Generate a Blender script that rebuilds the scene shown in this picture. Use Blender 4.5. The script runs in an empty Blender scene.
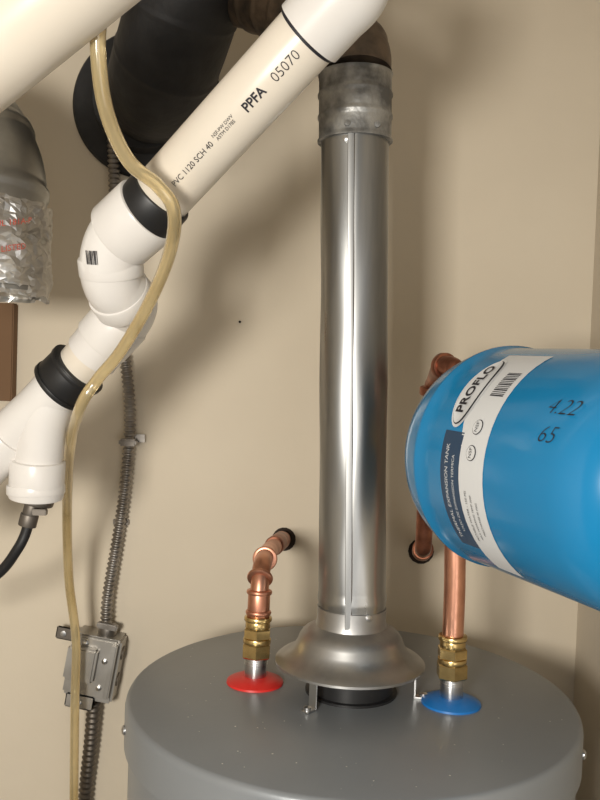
import bpy, bmesh, math, random
from mathutils import Vector, Matrix, noise
random.seed(4)
scene = bpy.context.scene
try: scene.view_settings.view_transform = 'Standard'
except Exception: pass

# ------------------------------------------------------------------ camera
CZ = 1.877
F = 850.0
CAMPOS = Vector((0, 0, CZ))
CAMROT = (Matrix.Rotation(math.radians(90-2.0), 3, 'X') @ Matrix.Rotation(math.radians(2.0), 3, 'Z'))
cd = bpy.data.cameras.new("camera"); cam = bpy.data.objects.new("camera", cd)
scene.collection.objects.link(cam)
cam.matrix_world = Matrix.Translation(CAMPOS) @ CAMROT.to_4x4()
cd.sensor_fit = 'VERTICAL'; cd.sensor_height = 36; cd.sensor_width = 27
cd.lens = F*36/800; cd.clip_start = 0.02
scene.camera = cam

def S(u, v, d):
    """survey point: sight line (u,v) measured from the camera station, at real distance d into the closet"""
    r = CAMROT @ Vector((u-300, 400-v, -F))
    return CAMPOS + r*(d/r.y)

# ------------------------------------------------------------------ materials
def mat(name, col, metal=0.0, rough=0.5, col2=None, nscale=8, nlo=0.35, nhi=0.65, bump=0.0, bscale=40,
        stretch=(1,1,1), rough2=None, trans=0.0, coat=0.0, voronoi=False, detail=6, sss=0.0):
    m = bpy.data.materials.new(name); m.use_nodes = True
    nt = m.node_tree; b = nt.nodes["Principled BSDF"]
    b.inputs["Base Color"].default_value = (*col, 1)
    b.inputs["Metallic"].default_value = metal
    b.inputs["Roughness"].default_value = rough
    if trans: b.inputs["Transmission Weight"].default_value = trans
    if coat: b.inputs["Coat Weight"].default_value = coat; b.inputs["Coat Roughness"].default_value = 0.12
    if sss:
        b.inputs["Subsurface Weight"].default_value = sss
        b.inputs["Subsurface Radius"].default_value = (0.01, 0.008, 0.005)
    tc = nt.nodes.new("ShaderNodeTexCoord"); mp = nt.nodes.new("ShaderNodeMapping")
    mp.inputs["Scale"].default_value = stretch
    nt.links.new(tc.outputs["Object"], mp.inputs["Vector"])
    if col2 or rough2 is not None:
        if voronoi:
            n = nt.nodes.new("ShaderNodeTexVoronoi"); n.inputs["Scale"].default_value = nscale
            sep = nt.nodes.new("ShaderNodeSeparateColor"); nt.links.new(n.outputs["Color"], sep.inputs[0]); out = sep.outputs[0]
        else:
            n = nt.nodes.new("ShaderNodeTexNoise"); n.inputs["Scale"].default_value = nscale
            n.inputs["Detail"].default_value = detail; out = n.outputs["Fac"]
        nt.links.new(mp.outputs[0], n.inputs["Vector"])
        r = nt.nodes.new("ShaderNodeMapRange"); r.inputs[1].default_value = nlo; r.inputs[2].default_value = nhi
        nt.links.new(out, r.inputs[0])
        if col2:
            mx = nt.nodes.new("ShaderNodeMix"); mx.data_type = 'RGBA'
            mx.inputs[6].default_value = (*col, 1); mx.inputs[7].default_value = (*col2, 1)
            nt.links.new(r.outputs[0], mx.inputs[0]); nt.links.new(mx.outputs[2], b.inputs["Base Color"])
        if rough2 is not None:
            r2 = nt.nodes.new("ShaderNodeMapRange"); r2.inputs[3].default_value = rough; r2.inputs[4].default_value = rough2
            nt.links.new(r.outputs[0], r2.inputs[0]); nt.links.new(r2.outputs[0], b.inputs["Roughness"])
    if bump:
        n2 = nt.nodes.new("ShaderNodeTexNoise"); n2.inputs["Scale"].default_value = bscale; n2.inputs["Detail"].default_value = 4
        nt.links.new(mp.outputs[0], n2.inputs["Vector"])
        bp = nt.nodes.new("ShaderNodeBump"); bp.inputs["Strength"].default_value = bump; bp.inputs["Distance"].default_value = 0.01
        nt.links.new(n2.outputs["Fac"], bp.inputs["Height"]); nt.links.new(bp.outputs[0], b.inputs["Normal"])
    return m

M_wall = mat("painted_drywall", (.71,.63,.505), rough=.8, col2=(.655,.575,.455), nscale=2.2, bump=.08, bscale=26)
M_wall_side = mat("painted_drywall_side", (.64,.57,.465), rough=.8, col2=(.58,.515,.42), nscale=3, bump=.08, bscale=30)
M_floor = mat("concrete", (.25,.24,.22), rough=.8, col2=(.18,.17,.16), nscale=5, bump=.3)
M_ceil = mat("ceiling_paint", (.6,.55,.47), rough=.9, bump=.1)
M_grey = mat("grey_enamel", (.225,.24,.255), metal=.25, rough=.38, col2=(.255,.27,.285), nscale=5, bump=.02, bscale=200)
M_dust = mat("dust_specks", (.7,.68,.64), rough=.9)
M_galv = mat("galvanized_steel", (.46,.46,.45), metal=1, rough=.27, col2=(.24,.245,.25), nscale=18, stretch=(1,1,.10), rough2=.46, bump=.08, bscale=9)
M_galv2 = mat("weathered_galvanized", (.40,.40,.39), metal=.75, rough=.45, col2=(.15,.148,.142), nscale=34, detail=8, nlo=.38, nhi=.62, rough2=.65, bump=.2, bscale=70)
M_rust = mat("sooty_vent_steel", (.20,.15,.11), metal=.6, rough=.55, col2=(.055,.048,.042), nscale=25, bump=.2)
M_spun = mat("spun_aluminum", (.48,.475,.465), metal=1, rough=.40, rough2=.52, nscale=20, col2=(.34,.335,.33))
M_dark = mat("sooted_flue", (.036,.036,.038), metal=.4, rough=.6, col2=(.015,.015,.016), nscale=14, bump=.15)
M_black = mat("black_rubber", (.012,.012,.013), rough=.45)
M_ink = mat("black_ink", (.015,.014,.02), rough=.6)
M_pvc = mat("pvc_pipe", (.79,.73,.64), rough=.3, col2=(.74,.67,.57), nscale=6)
M_pvc_fit = mat("pvc_fitting", (.80,.78,.75), rough=.28, col2=(.74,.71,.68), nscale=9)
M_tube = mat("yellowed_vinyl", (.82,.68,.40), rough=.12, col2=(.66,.52,.27), nscale=12, trans=.65, coat=.4)
M_copper = mat("copper", (.78,.40,.27), metal=1, rough=.28, col2=(.50,.23,.15), nscale=22, rough2=.45)
M_copper_d = mat("tarnished_copper", (.42,.17,.10), metal=.9, rough=.4, col2=(.18,.07,.045), nscale=40)
M_brass = mat("brass", (.74,.55,.25), metal=1, rough=.27, col2=(.54,.39,.17), nscale=50)
M_chrome = mat("plated_steel", (.62,.62,.62), metal=1, rough=.3)
M_red = mat("red_plastic", (.66,.025,.02), rough=.4)
M_bluep = mat("blue_plastic", (.01,.17,.52), rough=.4)
M_tank = mat("blue_enamel", (.008,.195,.42), rough=.22, col2=(.008,.175,.38), nscale=5, coat=.3)
M_label = mat("white_label", (.62,.63,.64), rough=.45)
M_label_b = mat("dark_label", (.02,.05,.10), rough=.4)
M_steel = mat("conduit_steel", (.36,.34,.32), metal=.9, rough=.42, col2=(.22,.20,.18), nscale=30)
M_steel_d = mat("conduit_dark", (.17,.15,.13), metal=.8, rough=.5)
M_box = mat("box_steel", (.50,.48,.45), metal=.85, rough=.42, col2=(.36,.34,.31), nscale=18)
M_foil = mat("foil_tape", (.70,.69,.67), metal=.95, rough=.34, col2=(.44,.43,.42), nscale=14)
M_duct = mat("duct_steel", (.52,.53,.52), metal=1, rough=.3, col2=(.32,.32,.315), nscale=12, rough2=.45)
M_redink = mat("red_print", (.5,.08,.05), rough=.5)
M_wood = mat("kraft_board", (.26,.15,.08), rough=.8, col2=(.18,.10,.05), nscale=8, stretch=(1,1,.3))
M_hole = mat("wall_gap", (.03,.02,.015), rough=.9)

# ------------------------------------------------------------------ helpers
def group(name, loc):
    e = bpy.data.objects.new(name, None); e.empty_display_size = .05
    e.location = loc; scene.collection.objects.link(e); return e

def fin(name, bm, m, parent=None, smooth=True, ang=35):
    bmesh.ops.recalc_face_normals(bm, faces=bm.faces)
    c = Vector((0,0,0))
    for v in bm.verts: c += v.co
    c /= max(1, len(bm.verts))
    for v in bm.verts: v.co -= c
    me = bpy.data.meshes.new(name); bm.to_mesh(me); bm.free()
    if smooth:
        for p in me.polygons: p.use_smooth = True
        me.set_sharp_from_angle(angle=math.radians(ang))
    me.materials.append(m)
    o = bpy.data.objects.new(name, me); scene.collection.objects.link(o)
    o.location = c
    if parent:
        o.parent = parent; o.matrix_parent_inverse = Matrix.Translation(-parent.location)
    return o

def frame(d):
    d = d.normalized()
    a = Vector((0,0,1)) if abs(d.z) < .9 else Vector((1,0,0))
    x = a.cross(d).normalized(); y = d.cross(x)
    return x, y, d

def lathe(name, p0, d, prof, m, parent=None, seg=48, smooth=True, ang=35, phase=0):
    x, y, d = frame(Vector(d)); bm = bmesh.new(); rings = []
    for t, r in prof:
        c = Vector(p0)+d*t
        if r < 1e-6: rings.append([bm.verts.new(c)])
        else: rings.append([bm.verts.new(c+(x*math.cos(phase+2*math.pi*i/seg)+y*math.sin(phase+2*math.pi*i/seg))*r) for i in range(seg)])
    for a, b in zip(rings, rings[1:]):
        for i in range(seg):
            j = (i+1) % seg
            if len(a) == 1 and len(b) == 1: continue
            if len(a) == 1: bm.faces.new((a[0], b[i], b[j]))
            elif len(b) == 1: bm.faces.new((a[i], a[j], b[0]))
            else: bm.faces.new((a[i], a[j], b[j], b[i]))
    for rr in (rings[0], rings[-1]):
        if len(rr) > 1: bm.faces.new(rr)
    return fin(name, bm, m, parent, smooth, ang)

def collar(name, p0, p1, r, m, parent=None, bev=.002, seg=48):
    p0 = Vector(p0); p1 = Vector(p1); L = (p1-p0).length; bev = min(bev, L*.4)
    return lathe(name, p0, p1-p0, [(0, r-bev), (bev*.3, r-bev*.3), (bev, r), (L-bev, r), (L-bev*.3, r-bev*.3), (L, r-bev)], m, parent, seg)

def hexnut(name, p0, p1, r, m, parent=None):
    p0 = Vector(p0); p1 = Vector(p1); L = (p1-p0).length; b = min(.002, L*.2)
    return lathe(name, p0, p1-p0, [(0, r*.9), (b, r), (L-b, r), (L, r*.9)], m, parent, 6, smooth=False)

def spline(pts, n=12):
    P = [Vector(p) for p in pts]; P = [P[0]*2-P[1]]+P+[P[-1]*2-P[-2]]; out = []
    for i in range(1, len(P)-2):
        p0, p1, p2, p3 = P[i-1:i+3]
        for k in range(n):
            t = k/n
            out.append(.5*((2*p1)+(-p0+p2)*t+(2*p0-5*p1+4*p2-p3)*t*t+(-p0+3*p1-3*p2+p3)*t**3))
    out.append(P[-2]); return out

def resample(pts, step):
    out = [pts[0]]; acc = 0
    L = sum((b-a).length for a, b in zip(pts, pts[1:])); n = max(2, int(L/step)); step = L/n; target = step
    for a, b in zip(pts, pts[1:]):
        l = (b-a).length
        while l > 0 and acc+l >= target-1e-9 and len(out) < n:
            out.append(a+(b-a)*((target-acc)/l)); target += step
        acc += l
    out.append(pts[-1]); return out

def tube(name, pts, r, m, parent=None, seg=24, n=12, smooth_path=True, step=None, ang=50):
    P = spline(pts, n) if smooth_path else [Vector(p) for p in pts]
    if step: P = resample(P, step)
    bm = bmesh.new(); rings = []; s = 0
    T = (P[1]-P[0]).normalized(); x, y, _ = frame(T)
    for i, p in enumerate(P):
        t = (P[min(i+1, len(P)-1)]-P[max(i-1, 0)]).normalized()
        x = (x-t*x.dot(t)).normalized(); y = t.cross(x)
        if i: s += (p-P[i-1]).length
        rr = r(s) if callable(r) else r
        rings.append([bm.verts.new(p+(x*math.cos(2*math.pi*k/seg)+y*math.sin(2*math.pi*k/seg))*rr) for k in range(seg)])
    for a, b in zip(rings, rings[1:]):
        for i in range(seg):
            j = (i+1) % seg; bm.faces.new((a[i], a[j], b[j], b[i]))
    bm.faces.new(rings[0]); bm.faces.new(rings[-1])
    return fin(name, bm, m, parent, True, ang)

def box(name, c, size, m, parent=None, bev=.002, rot=None):
    bm = bmesh.new(); bmesh.ops.create_cube(bm, size=1)
    for v in bm.verts: v.co = Vector((v.co.x*size[0], v.co.y*size[1], v.co.z*size[2]))
    if bev: bmesh.ops.bevel(bm, geom=bm.edges[:], offset=bev, segments=2, affect='EDGES')
    if rot is not None:
        for v in bm.verts: v.co = rot @ v.co
    for v in bm.verts: v.co += Vector(c)
    return fin(name, bm, m, parent, True, 30)

def text_on(name, body, size, mapf, m, parent, shear=0, bold=0):
    cu = bpy.data.curves.new(name, 'FONT'); cu.body = body; cu.size = size; cu.shear = shear; cu.offset = bold
    cu.align_x = 'CENTER'; cu.align_y = 'CENTER'; cu.resolution_u = 3
    o = bpy.data.objects.new(name+"_tmp", cu); scene.collection.objects.link(o)
    dg = bpy.context.evaluated_depsgraph_get(); dg.update()
    me = bpy.data.meshes.new_from_object(o.evaluated_get(dg))
    bm = bmesh.new(); bm.from_mesh(me); bpy.data.objects.remove(o); bpy.data.meshes.remove(me)
    for v in bm.verts: v.co = mapf(v.co.x, v.co.y)
    c = Vector((0,0,0))
    for v in bm.verts: c += v.co
    c /= max(1, len(bm.verts))
    for v in bm.verts: v.co -= c
    me = bpy.data.meshes.new(name); bm.to_mesh(me); bm.free(); me.materials.append(m)
    ob = bpy.data.objects.new(name, me); scene.collection.objects.link(ob); ob.location = c
    if parent: ob.parent = parent; ob.matrix_parent_inverse = Matrix.Translation(-parent.location)
    return ob

class Cyl:
    """surface frame of a round body; t along the axis, ang round it (0 = flank facing `toward`)"""
    def __init__(s, p0, d, toward, r):
        s.p = Vector(p0); s.a = Vector(d).normalized(); s.r = r
        n = Vector(toward)-s.p; s.n = (n-s.a*n.dot(s.a)).normalized(); s.b = s.n.cross(s.a)
    def at(s, t, ang, off=.001):
        return s.p+s.a*t+(s.n*math.cos(ang)+s.b*math.sin(ang))*(s.r+off)
    def along(s, t, ang, off=.001): return lambda x, y: s.at(t+x, ang+y/s.r, off)
    def around(s, t, ang, off=.001): return lambda x, y: s.at(t-y, ang+x/s.r, off)
    def patch(s, name, m, parent, f0, f1, a0, a1, off=.0006, n=24):
        bm = bmesh.new(); L = []
        for i in range(n+1):
            a = a0+(a1-a0)*i/n; t0 = f0(a) if callable(f0) else f0; t1 = f1(a) if callable(f1) else f1
            L.append([bm.verts.new(s.at(t0+(t1-t0)*k/4, a, off)) for k in range(5)])
        for A, B in zip(L, L[1:]):
            for k in range(4): bm.faces.new((A[k], A[k+1], B[k+1], B[k]))
        return fin(name, bm, m, parent, True, 60)

# ------------------------------------------------------------------ room shell
WY = 1.50; XR = .507; XL = -.82; Y0 = .18; H = 2.75
box("wall_back", ((XR+XL)/2, WY+.05, H/2), (XR-XL+.2, .1, H), M_wall, bev=0)
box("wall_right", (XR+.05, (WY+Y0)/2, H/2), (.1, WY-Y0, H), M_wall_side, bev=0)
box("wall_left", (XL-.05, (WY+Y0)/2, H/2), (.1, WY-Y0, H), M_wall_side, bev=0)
box("floor", ((XR+XL)/2, .2, -.05), (XR-XL+1.2, 2.7, .1), M_floor, bev=0)
box("ceiling", ((XR+XL)/2, (WY+Y0)/2, H+.05), (XR-XL+.2, WY-Y0+.2, .1), M_ceil, bev=0)
lathe("wall_nail", S(240,322,WY), (0,-1,0), [(0,.0014),(.003,.0014),(.004,.0022),(.005,.0022),(.0055,0)], M_hole, None, 12)

# ------------------------------------------------------------------ water heater
HX, HY, HT, R = .080, 1.10, 1.46, .29
gh = group("water_heater", (HX, HY, 0))
lathe("tank_jacket", (HX, HY, 0), (0,0,1), [(.03, R-.02), (.035, R-.006), (1.41, R-.006)], M_grey, gh, 128)
lathe("top_pan", (HX, HY, 0), (0,0,1), [(1.405, R-.004), (1.405, R), (HT-.010, R), (HT-.005, R-.001), (HT-.0015, R-.003), (HT, R-.007), (HT, .10), (HT, 0)], M_grey, gh, 128, ang=60)
for k in range(3):
    a = k*2*math.pi/3+.3
    lathe("foot_%d" % (k+1), (HX+.2*math.cos(a), HY+.2*math.sin(a), 0), (0,0,1), [(0,.025),(.035,.025)], M_black, gh, 20)
for k, a in enumerate((-165, -20)):
    a = math.radians(a); d = Vector((math.cos(a), math.sin(a), 0))
    lathe("rim_screw_%d" % (k+1), Vector((HX, HY, HT-.03))+d*(R-.001), d, [(0,.006),(.003,.006),(.005,.003),(.005,0)], M_chrome, gh, 14)
hc = Cyl((HX, HY, 0), (0,0,1), (-.70, -.2, 0), R-.005)
hc.patch("rating_label", M_label, gh, 1.05, 1.36, -.30, .22, .0008)
hc.patch("rating_label_header", M_ink, gh, 1.34, 1.385, -.25, .25, .0012)
bm = bmesh.new()
for k in range(70):
    a = random.random()*6.283; rr = .11+.16*random.random()**.7; q = Vector((HX+rr*math.cos(a), HY+rr*math.sin(a), HT+.0003)); s_ = random.uniform(.0004,.0011)
    vs = [bm.verts.new(q+Vector((math.cos(j*1.2566)*s_*random.uniform(.6,1.3), math.sin(j*1.2566)*s_, random.uniform(0,.0004)))) for j in range(5)]
    bm.faces.new(vs)
fin("dust_specks", bm, M_dust, gh, False)
HC = Vector((HX, HY, HT))
lathe("flue_collar", HC, (0,0,1), [(-.002,.060),(.003,.060),(.004,.055),(.024,.055),(.028,.052),(.028,.042),(.01,.042)], M_black, gh)

# draft hood + vent stack
gv = group("vent_pipe", (HX, HY, HT))
top = S(355, 138, 1.10)
base = HC + Vector((-.002, 0, .090))
vd = (top-base).normalized()
lathe("draft_hood", HC+Vector((-.003,0,.036)), (0,0,1),
      [(.004,.088),(.001,.094),(.002,.0975),(.005,.0975),(.008,.094),(.011,.088),(.015,.081),(.020,.075),(.027,.0705),(.035,.0675),(.041,.064),(.045,.060),(.049,.053),(.052,.0465),(.060,.045),(.076,.045)], M_spun, gv, 72)
for k, a in enumerate((-128, -10, 115)):
    a = math.radians(a); d = Vector((math.cos(a), math.sin(a), 0)); p = HC+d*.083
    rz = Matrix.Rotation(a, 3, 'Z')
    box("hood_leg_%d" % (k+1), p+Vector((0,0,.021)), (.002,.012,.042), M_chrome, gv, .0006, rz)
    box("hood_foot_%d" % (k+1), p+d*.008+Vector((0,0,.0012)), (.018,.012,.002), M_chrome, gv, .0006, rz)
    lathe("leg_screw_%d" % (k+1), p+d*.011+Vector((0,0,.002)), (0,0,1), [(0,.005),(.004,.005),(.005,0)], M_chrome, gv, 12)
PR = .0435
L = (top-base).length
bm = bmesh.new(); fx, fy, _ = frame(vd); rows = []
NT = 110; NS = 96
for i in range(NT+1):
    t = -.004+(L+.003)*i/NT; row = []
    for k in range(NS):
        a = 2*math.pi*k/NS; q = fx*math.cos(a)+fy*math.sin(a)
        dz = noise.noise(Vector((q.x*2.0, q.y*2.0, t*8)))*.0016
        rr = PR+dz+(.0012 if .030 < t < .037 else 0)
        row.append(bm.verts.new(base+vd*t+q*rr))
    rows.append(row)
for A, B in zip(rows, rows[1:]):
    for k in range(NS): bm.faces.new((A[k], A[(k+1) % NS], B[(k+1) % NS], B[k]))
fin("pipe_section", bm, M_galv, gv, True, 45)
vc = Cyl(base, vd, (0.05, 0, base.z), PR)
bm = bmesh.new(); prof = [(-.13,-.0004),(-.10,.0014),(-.02,.0020),(.06,.0022),(.075,.0019),(.082,.0)]; rows = []
for i in range(41):
    t = .002+(L-.004)*i/40
    rows.append([bm.verts.new(vc.at(t, a+.16, o)) for a, o in prof])
for A, B in zip(rows, rows[1:]):
    for k in range(len(prof)-1): bm.faces.new((A[k], A[k+1], B[k+1], B[k]))
fin("lock_seam", bm, M_galv, gv, True, 28)
for k in range(2):
    q = vc.at(.018 if k == 0 else L-.012, -.45 if k == 0 else .3, 0); dd = (q-(base+vd*(q-base).dot(vd))).normalized()
    lathe("pipe_screw_%d" % (k+1), q, dd, [(0,.004),(.003,.004),(.0045,0)], M_chrome, gv, 10)
e0 = top - vd*.006
def gore(s): return .0465 + (.0016 if (s % .028) < .005 else 0)
tube("elbow_lower", [e0, e0+vd*.045, e0+vd*.085], gore, M_galv2, gv, 56, step=.0025, ang=60)
for k, a in enumerate((-.6, .25)):
    q = e0+vd*.012+(vc.n*math.cos(a)+vc.b*math.sin(a))*.0465
    lathe("elbow_screw_%d" % (k+1), q, vc.n, [(0,.0040),(.003,.0040),(.0045,0)], M_galv2, gv, 10)
e1 = e0+vd*.083
tube("elbow_upper", [e1, S(353,52,1.11), S(325,22,1.15), S(275,5,1.21), S(232,-12,1.27)], lambda s: .0455+(.0016 if (s % .035) < .006 else 0), M_rust, gv, 48, step=.0025, ang=60)

# dark flue at the upper left
gf = group("flue_duct", S(160, 60, 1.4))
tube("flue_pipe", [S(215,-120,1.22), S(195,-40,1.24), S(178,25,1.29), S(160,80,1.37), S(152,100,1.5)],
     lambda s: .082+(.0014 if (s % .085) < .006 else 0), M_dark, gf, 64, step=.003, ang=60)
fc = S(148,105,WY)
lathe("wall_flange", fc, (0,-1,0), [(0,.128),(.006,.130),(.012,.126),(.014,.10),(.02,.09),(.045,.086)], M_dark, gf, 72)

# ------------------------------------------------------------------ large PVC drain run
gp = group("pvc_drain_pipe", S(150, 220, .97))
a0 = S(318,24,.85); a1 = S(152,206,.965); ax = (a0-a1).normalized(); PVR = .0335
collar("pipe_run", a1, a0, PVR, M_pvc, gp)
m0 = a1+ax*((a0-a1).length-.016)
lathe("marker_ring", m0, ax, [(0,PVR+.0007),(.003,PVR+.0007)], M_ink, gp)
tube("upper_elbow", [a0-ax*.012, a0+ax*.02, a0+ax*.045, S(356,-40,.82), S(358,-90,.82)], lambda s: .0375, M_pvc_fit, gp, 48)
pc = Cyl(a1, ax, (0,0,CZ), PVR)
def tpos(u, v):
    k = ((Vector((u, v))-Vector((152, 206))).length)/((Vector((318, 24))-Vector((152, 206))).length)
    return k*(a0-a1).length
text_on("print_1", "PVC 1120 SCH 40", .0085, pc.along(tpos(204,150), -.05), M_ink, gp)
text_on("print_2", "NSF-PW DWV\nASTM D1785", .0050, pc.along(tpos(237,115), -.02), M_ink, gp)
text_on("print_4", "PPFA", .0135, pc.along(tpos(264,86), -.10), M_ink, gp, bold=.0003)
text_on("print_5", "05070", .0145, pc.along(tpos(292,55), -.12), M_ink, gp, bold=-.0002)
collar("rubber_strap", S(162,194,.958), S(143,217,.972), .0385, M_black, gp, .003)
collar("trap_hub", S(149,209,.968), S(119,236,.99), .0420, M_pvc_fit, gp, .003)
tube("trap_bend", [S(132,222,.98), S(116,241,.99), S(110,264,1.0), S(114,286,1.015), S(128,300,1.04), S(125,316,1.07), S(108,336,1.08), S(92,355,1.09)], .0350, M_pvc_fit, gp, 48)
collar("trap_band", S(110,256,1.0), S(112,276,1.008), .0378, M_pvc_fit, gp, .003)
collar("trap_outlet_hub", S(117,290,1.022), S(126,303,1.042), .0385, M_pvc_fit, gp, .003)
collar("street_hub", S(124,318,1.07), S(101,343,1.08), .0370, M_pvc_fit, gp, .003)
collar("pipe_stub", S(110,334,1.08), S(70,378,1.10), .031, M_pvc, gp)
c0 = S(80,367,1.095); c1 = S(58,388,1.105)
collar("rubber_coupling", c0, c1, .0385, M_black, gp, .004)
for k, t in enumerate((.12, .88)):
    q = c0.lerp(c1, t); dd = (c1-c0).normalized()
    collar("clamp_band_%d" % (k+1), q-dd*.003, q+dd*.003, .040, M_black, gp, .0005)
tube("wye_run", [S(66,380,1.10), S(40,408,1.11), S(10,436,1.12), S(-30,475,1.13), S(-80,520,1.14)], .0325, M_pvc_fit, gp, 40)
collar("wye_hub_low", S(12,434,1.12), S(-25,470,1.13), .037, M_pvc_fit, gp, .003)
tube("wye_branch", [S(52,395,1.105), S(43,425,1.11), S(39,455,1.115), S(37,480,1.12)], .031, M_pvc_fit, gp, 40)
collar("branch_hub", S(38,460,1.115), S(36,498,1.12), .0355, M_pvc_fit, gp, .003)
collar("branch_lip", S(36,484,1.12), S(36,494,1.12), .0375, M_pvc_fit, gp, .002)
collar("branch_plug", S(36,496,1.12), S(34,503,1.12), .025, M_steel_d, gp, .002)
tc_ = Cyl(S(110,256,1.0), S(112,276,1.008)-S(110,256,1.0), (0,0,CZ), .0381)
for k in range(9):
    tc_.patch("barcode_bar_%d" % (k+1), M_ink, gp, -.014, .002, -.75+k*.045, -.75+k*.045+(.02 if k % 3 else .035), .0008, 2)

g2 = group("pvc_vent_pipe", S(30, 20, .8))
collar("pipe_run", S(-165,178,.84), S(255,-172,.72), .047, M_pvc, g2)

# ------------------------------------------------------------------ black condensate hose
gb = group("condensate_hose", S(20, 540, 1.12))
collar("hose_barb", S(34,502,1.12), S(30,516,1.12), .011, M_steel_d, gb, .001, 20)
collar("hose_clamp", S(30,514,1.12), S(27,526,1.12), .0120, M_steel_d, gb, .001, 24)
box("clamp_screw", S(40,512,1.105), (.018,.010,.008), M_steel_d, gb, .001)
tube("hose", [S(31,510,1.12), S(26,532,1.12), S(17,550,1.12), S(0,572,1.13), S(-30,592,1.14), S(-80,610,1.15)], .0070, M_black, gb, 16)

# ------------------------------------------------------------------ yellowed vinyl tube
gt = group("vinyl_drain_tube", S(100, 300, 1.1))
zx = S(74,900,1.41)
tube("hose", [S(104,-60,.78), S(101,0,.79), S(98,50,.80), S(106,110,.82), S(128,160,.85), S(158,186,.87), S(174,212,.885), S(169,255,.93), S(148,305,.98),
      S(120,352,1.025), S(97,380,1.040), S(80,408,1.05), S(70,450,1.15), S(67,510,1.28), S(69,580,1.36), S(76,640,1.395), S(75,700,1.40), S(74,800,1.41), zx, (zx.x,1.41,.9), (zx.x,1.41,.02)], .0074, M_tube, gt, 20, n=14)

# ------------------------------------------------------------------ armored conduit + box
gc = group("armored_conduit", S(125, 450, 1.48))
tube("cable", [S(112,120,1.485), S(115,200,1.485), S(117,280,1.485), S(124,350,1.482), S(130,410,1.482), S(127,470,1.482), S(119,530,1.482), S(108,595,1.475), S(106,624,1.47)],
     lambda s: .0092+.0016*math.sin(s*2*math.pi/.0085), M_steel, gc, 20, step=.0014, ang=80)
zz = S(80,900,1.48)
tube("cable_lower", [S(94,702,1.47), S(91,740,1.475), S(85,800,1.48), zz, (zz.x,1.48,.8), (zz.x,1.48,.02)],
     lambda s: .0112+.0016*math.sin(s*2*math.pi/.010), M_steel_d, gc, 18, step=.002, ang=80)
sp = S(129,442,1.475)
box("strap_band", sp+Vector((0,-.006,0)), (.030,.022,.012), M_steel, gc, .003)
box("strap_tab", sp+Vector((.010,.014,.006)), (.03,.004,.014), M_steel, gc, .001)
box("strap_tab_lower", S(121,522,1.494), (.028,.004,.010), M_steel_d, gc, .001)

gx = group("electrical_box", S(97, 664, 1.47))
bc = S(96,664,1.474); tilt = Matrix.Rotation(math.radians(9), 3, 'Y')
K = .95
def bp(x, y, z): return bc+tilt @ Vector((x*K, y, z*K))
def kb(a, b, c): return (a*K, b, c*K)
box("box_body", bp(0,0,0), kb(.088,.050,.118), M_box, gx, .004, tilt)
box("cover_plate", bp(-.004,-.027,.004), kb(.084,.005,.108), M_box, gx, .003, tilt)
box("receptacle_face", bp(-.020,-.036,.010), kb(.054,.018,.062), M_box, gx, .004, tilt)
box("side_flange", bp(.034,-.032,.004), kb(.010,.012,.10), M_box, gx, .002, tilt)
box("lower_ear", bp(-.012,-.028,-.062), kb(.052,.004,.026), M_box, gx, .002, tilt)
box("bracket_tab", bp(-.060,-.012,.050), kb(.040,.004,.024), M_steel_d, gx, .002, tilt)
lathe("bracket_nail", bp(-.066,-.014,.050), tilt @ Vector((0,-1,0)), [(0,.005),(.003,.005),(.004,0)], M_chrome, gx, 12)
for k, (x, z) in enumerate(((-.020,.046),(-.020,-.044),(.020,.020),(.018,-.030),(-.012,-.064))):
    lathe("cover_screw_%d" % (k+1), bp(x,-.029,z), tilt @ Vector((0,-1,0)), [(0,.005),(.003,.005),(.0045,.002),(.0045,0)], M_chrome, gx, 12)
for k, z in enumerate((.03,-.02)):
    lathe("knockout_%d" % (k+1), bp(.042,0,z), tilt @ Vector((1,0,0)), [(0,.012),(.0035,.012),(.004,.009),(.004,0)], M_steel_d, gx, 20)
collar("connector_top", bp(.010,0,.055), bp(.010,0,.078), .016, M_steel, gx, .002, 24)
box("connector_screw_saddle", bp(.010,-.012,.078), (.036,.014,.010), M_steel, gx, .002, tilt)
collar("connector_bottom", bp(-.004,0,-.055), bp(-.006,0,-.082), .017, M_steel, gx, .002, 24)

# ------------------------------------------------------------------ silver duct, left edge
gd = group("metal_duct", S(0, 200, 1.08))
tube("duct_elbow", [Vector((XL+.002, 1.15, 2.20)), S(-160,95,1.13), S(-60,115,1.10), S(-22,165,1.08), S(-18,225,1.07), S(-18,292,1.07)],
     lambda s: .078+(.003 if (s % .06) < .009 else 0), M_duct, gd, 56, step=.003, ang=60)
bm = bmesh.new(); rows = []
f0 = S(-18,205,1.07); f1 = S(-18,297,1.07)
NR = 26; NK = 84
for i in range(NR+1):
    c = f0.lerp(f1, i/NR); row = []
    for k in range(NK):
        a = 2*math.pi*(k+random.uniform(-.35,.35))/NK; q = Vector((math.cos(a), math.sin(a), 0))
        nz = noise.noise(Vector((q.x*4, q.y*4, c.z*38)))*.005+random.uniform(-.0011,.0011)
        row.append(bm.verts.new(c+q*(.083+nz)+Vector((0,0,noise.noise(q*3)*.006+random.uniform(-.0012,.0012)))))
    rows.append(row)
for A, B in zip(rows, rows[1:]):
    for k in range(NK):
        j = (k+1) % NK
        if random.random() < .5: bm.faces.new((A[k], A[j], B[j])); bm.faces.new((A[k], B[j], B[k]))
        else: bm.faces.new((A[k], A[j], B[k])); bm.faces.new((A[j], B[j], B[k]))
fin("foil_wrap", bm, M_foil, gd, False)
dc = Cyl(f0, Vector((0,0,1)), (0,0,f0.z), .087)
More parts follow.
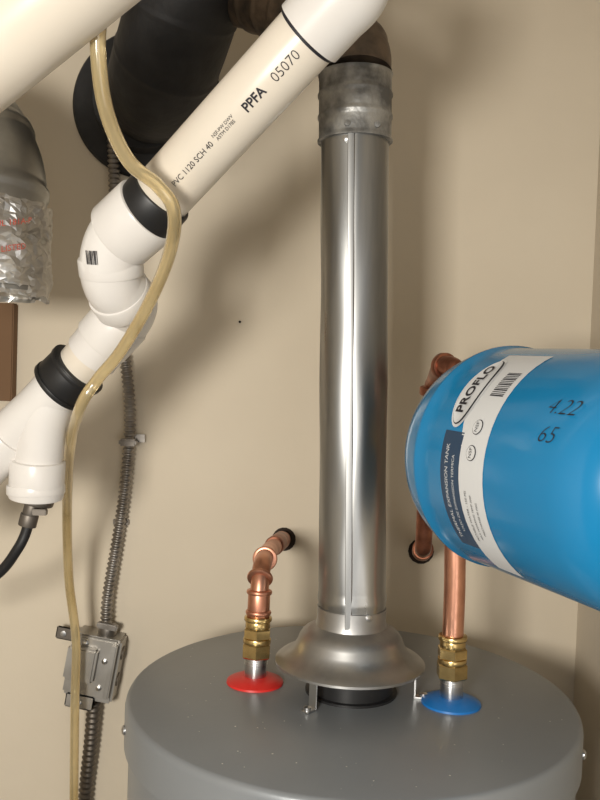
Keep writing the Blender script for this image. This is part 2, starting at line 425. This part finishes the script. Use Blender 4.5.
for k, (z, t) in enumerate(((-.030,"UL 181A-P"),(-.060,"LISTED"))):
    text_on("foil_print_%d" % (k+1), t, .010, (lambda q: (lambda x, y: dc.p+dc.a*(q+y+.25*x)+(dc.n*math.cos(x/.087+.42)+Vector((0,0,1)).cross(dc.n)*math.sin(x/.087+.42))*(.0893)))(z), M_redink, gd)

box("kraft_board", (XL+.124, WY-.012, S(0,352,WY).z), (.40-.01, .024, .17), M_wood, bev=.002)

# ------------------------------------------------------------------ hot water copper line
def on_top(u, v, z):
    r = CAMROT @ Vector((u-300, 400-v, -F)); k = (z-CZ)/r.z; return CAMPOS+r*k
def riser(g, n0, d, col_m):
    d = Vector(d).normalized()
    lathe("water_seal_disc", n0, (0,0,1), [(0,.038),(.0025,.0375),(.006,.03),(.009,.019),(.009,.0)], col_m, g, 40)
    collar("nipple", n0+d*.004, n0+d*.034, .0145, M_chrome, g, .001)
    for k in range(3): collar("nipple_thread_%d" % (k+1), n0+d*(.024+.003*k), n0+d*(.0255+.003*k), .0155, M_chrome, g, .0005)
    hexnut("union_nut", n0+d*.033, n0+d*.053, .0205, M_brass, g)
    collar("union_ring", n0+d*.052, n0+d*.059, .0185, M_brass, g, .001)
    hexnut("union_nut_upper", n0+d*.058, n0+d*.073, .0195, M_brass, g)
    collar("union_neck", n0+d*.072, n0+d*.082, .0165, M_brass, g, .0015)
    collar("union_lip", n0+d*.081, n0+d*.088, .0185, M_brass, g, .002)
n0 = on_top(255, 682, HT+.0); gl = group("hot_water_line", n0)
q1 = S(259,600,n0.y+.005); dl = q1-n0
riser(gl, n0, dl, M_red)
dn = dl.normalized(); b0 = n0+dn*.084
wl = S(284,538,WY+.01)
el = S(262,566,n0.y+.03)
tube("copper_pipe", [b0, n0+dn*.115, el, S(268,552,n0.y+.12), S(276,545,n0.y+.24), wl], .0125, M_copper, gl, 28)
collar("press_coupling", n0+dn*.086, n0+dn*.122, .0148, M_copper, gl, .002)
for k, t in enumerate((.090, .117)): collar("press_bead_%d" % (k+1), n0+dn*t, n0+dn*(t+.006), .0172, M_copper, gl, .0025)
def bead(g, nm, p, q, r=.0172, m=M_copper):
    p = Vector(p); q = Vector(q); d = (q-p).normalized(); collar(nm, p-d*.003, p+d*.003, r, m, g, .0025)
e_a = S(260,578,n0.y+.012); e_b = S(265,558,n0.y+.07); e_c = S(269,551,n0.y+.13)
bead(gl, "elbow_bead_1", e_a, el, .0175); bead(gl, "elbow_bead_2", e_b+Vector((0,0,-.001)), e_c, .0175)
w_a = S(274,546,n0.y+.21); collar("wall_coupling", w_a, w_a.lerp(wl, .75), .0152, M_copper_d, gl, .002)
lathe("wall_hole", Vector((wl.x, WY-.0015, wl.z)), (0,1,0), [(0,.021),(.001,.021)], M_hole, gl, 18)

# ------------------------------------------------------------------ cold water copper line
n1 = on_top(451, 703, HT); gk = group("cold_water_line", n1)
q2 = S(455,560,n1.y); dk = (q2-n1).normalized()
riser(gk, n1, dk, M_bluep)
ct = S(454,374,n1.y)
tube("copper_riser", [n1+dk*.084, q2, ct], .0135, M_copper, gk, 28)
tube("copper_return", [ct+Vector((0,0,-.004)), ct+Vector((0,.003,.008)), ct+Vector((-.010,.03,.009)), S(436,380,1.17), S(432,394,1.19), S(428,450,1.21), S(424,535,1.25), S(423,549,1.29), S(421,551,WY+.01)], .0125, M_copper_d, gk, 24)
collar("top_elbow_bead_1", ct+Vector((0,0,-.014)), ct+Vector((0,0,-.007)), .0175, M_copper_d, gk, .002)
collar("top_elbow_bead_2", ct+Vector((-.006,.022,.009)), ct+Vector((-.010,.032,.009)), .018, M_copper_d, gk, .002)
collar("top_elbow_bead_3", S(433,387,1.188), S(432.5,395,1.19), .0185, M_copper_d, gk, .002)
collar("wall_coupling", S(423,549,1.31), S(422,551,1.40), .0165, M_copper_d, gk, .002)
wp = S(421,551,WY)
lathe("wall_hole", Vector((wp.x, WY-.0015, wp.z)), (0,1,0), [(0,.023),(.001,.023)], M_hole, gk, 14)

# ------------------------------------------------------------------ blue expansion tank
M_ = S(525,460,.905); N_ = S(655,486,.740); ta = (N_-M_).normalized(); TR = .119
ge = group("expansion_tank", M_)
half = [(-.110,0),(-.109,.030),(-.105,.055),(-.097,.076),(-.087,.092),(-.074,.1045),(-.060,.1120),(-.046,.1165),(-.032,TR)]
prof = half+[(-.030,TR+.0005),(-.027,TR+.0028),(-.023,TR+.0028),(-.020,TR+.0005)]+[(.0,TR),(.1,TR),(.180,TR)]+[(.150-t*1.0, r) for t, r in reversed(half[:-1])]
lathe("tank_shell", M_, ta, prof, M_tank, ge, 96, ang=40)
bk = M_-ta*.108; tee = Vector((n1.x+(ct.x-n1.x)*.7, n1.y, bk.z))
tube("tank_nipple", [bk+ta*.01, bk-ta*.012, tee], .0125, M_brass, ge, 20)
k_ = Cyl(M_, ta, (0,0,CZ), TR)
T0 = .000
k_.patch("label_white", M_label, ge, lambda a: T0+.054-.030*max(0, math.sin(a*1.2)), T0+.093, -1.15, 1.00)
k_.patch("label_dark", M_label_b, ge, T0+.022, T0+.054, -.90, .12)
def oval(name, t, a, rx, ry, m, off):
    bm = bmesh.new(); vs = [bm.verts.new(k_.at(t, a, off))]
    ring = [bm.verts.new(k_.at(t-math.sin(2*math.pi*i/36)*ry, a+math.cos(2*math.pi*i/36)*rx/TR, off)) for i in range(36)]
    for i in range(36): bm.faces.new((vs[0], ring[i], ring[(i+1) % 36]))
    return fin(name, bm, m, ge, True, 60)
oval("logo_ring", T0+.036, .52, .044, .0185, M_label, .0012)
oval("logo_line", T0+.036, .52, .041, .0160, M_ink, .0018)
oval("logo_oval", T0+.036, .52, .0398, .0148, M_label, .0024)
text_on("logo_text", "PROFLO", .0160, k_.around(T0+.036, .52, .0034), M_ink, ge, bold=.0004)
text_on("label_text_1", "THERMAL EXPANSION TANK", .0075, k_.around(T0+.033, -.40), M_label, ge)
text_on("label_text_2", "VASO DE EXPANSION TERMICA", .0055, k_.around(T0+.044, -.40), M_label, ge)
text_on("label_text_3", "POTABLE WATER - 150 PSI", .0045, k_.around(T0+.064, -.56), M_ink, ge)
text_on("label_text_4", "MAX WORKING TEMP 200F", .0038, k_.around(T0+.072, -.56), M_ink, ge)
text_on("label_text_5", "PRECHARGE 40 PSIG", .0038, k_.around(T0+.080, -.56), M_ink, ge)
for i in range(14):
    k_.patch("barcode_bar_%d" % (i+1), M_ink, ge, T0+.066, T0+.086, .46+i*.019, .46+i*.019+(.008 if i % 3 else .013), .0011, 2)
for i, (t, a) in enumerate(((T0+.072,.18),(T0+.072,-.03))):
    oval("cert_mark_%d" % (i+1), t, a, .0075, .0075, M_ink, .0012); oval("cert_fill_%d" % (i+1), t, a, .0067, .0067, M_label, .0016)
    text_on("cert_text_%d" % (i+1), "NSF", .006, k_.around(t, a, .0022), M_ink, ge)
text_on("handwriting_1", "4.22", .022, k_.along(.172, .42), M_ink, ge, shear=.3, bold=-.0004)
text_on("handwriting_2", "65", .022, k_.along(.168, .20), M_ink, ge, shear=.3, bold=-.0004)

# ------------------------------------------------------------------ lights
def area(name, loc, target, size, power, col):
    l = bpy.data.lights.new(name, 'AREA'); l.energy = power; l.size = size; l.color = col
    o = bpy.data.objects.new(name, l); scene.collection.objects.link(o); o.location = loc
    o.rotation_euler = (Vector(target)-Vector(loc)).to_track_quat('-Z', 'Y').to_euler(); return o
area("hall_lamp", (-.42, -.55, 1.88), (.02, 1.4, .95), .26, 27, (1, .95, .86))
area("hall_fill", (.8, -1.6, 1.2), (.1, 1.3, 1.4), 1.2, 10, (1, .97, .93))
w = bpy.data.worlds.new("world"); scene.world = w; w.use_nodes = True
w.node_tree.nodes["Background"].inputs[0].default_value = (.82, .79, .75, 1)
w.node_tree.nodes["Background"].inputs[1].default_value = .19
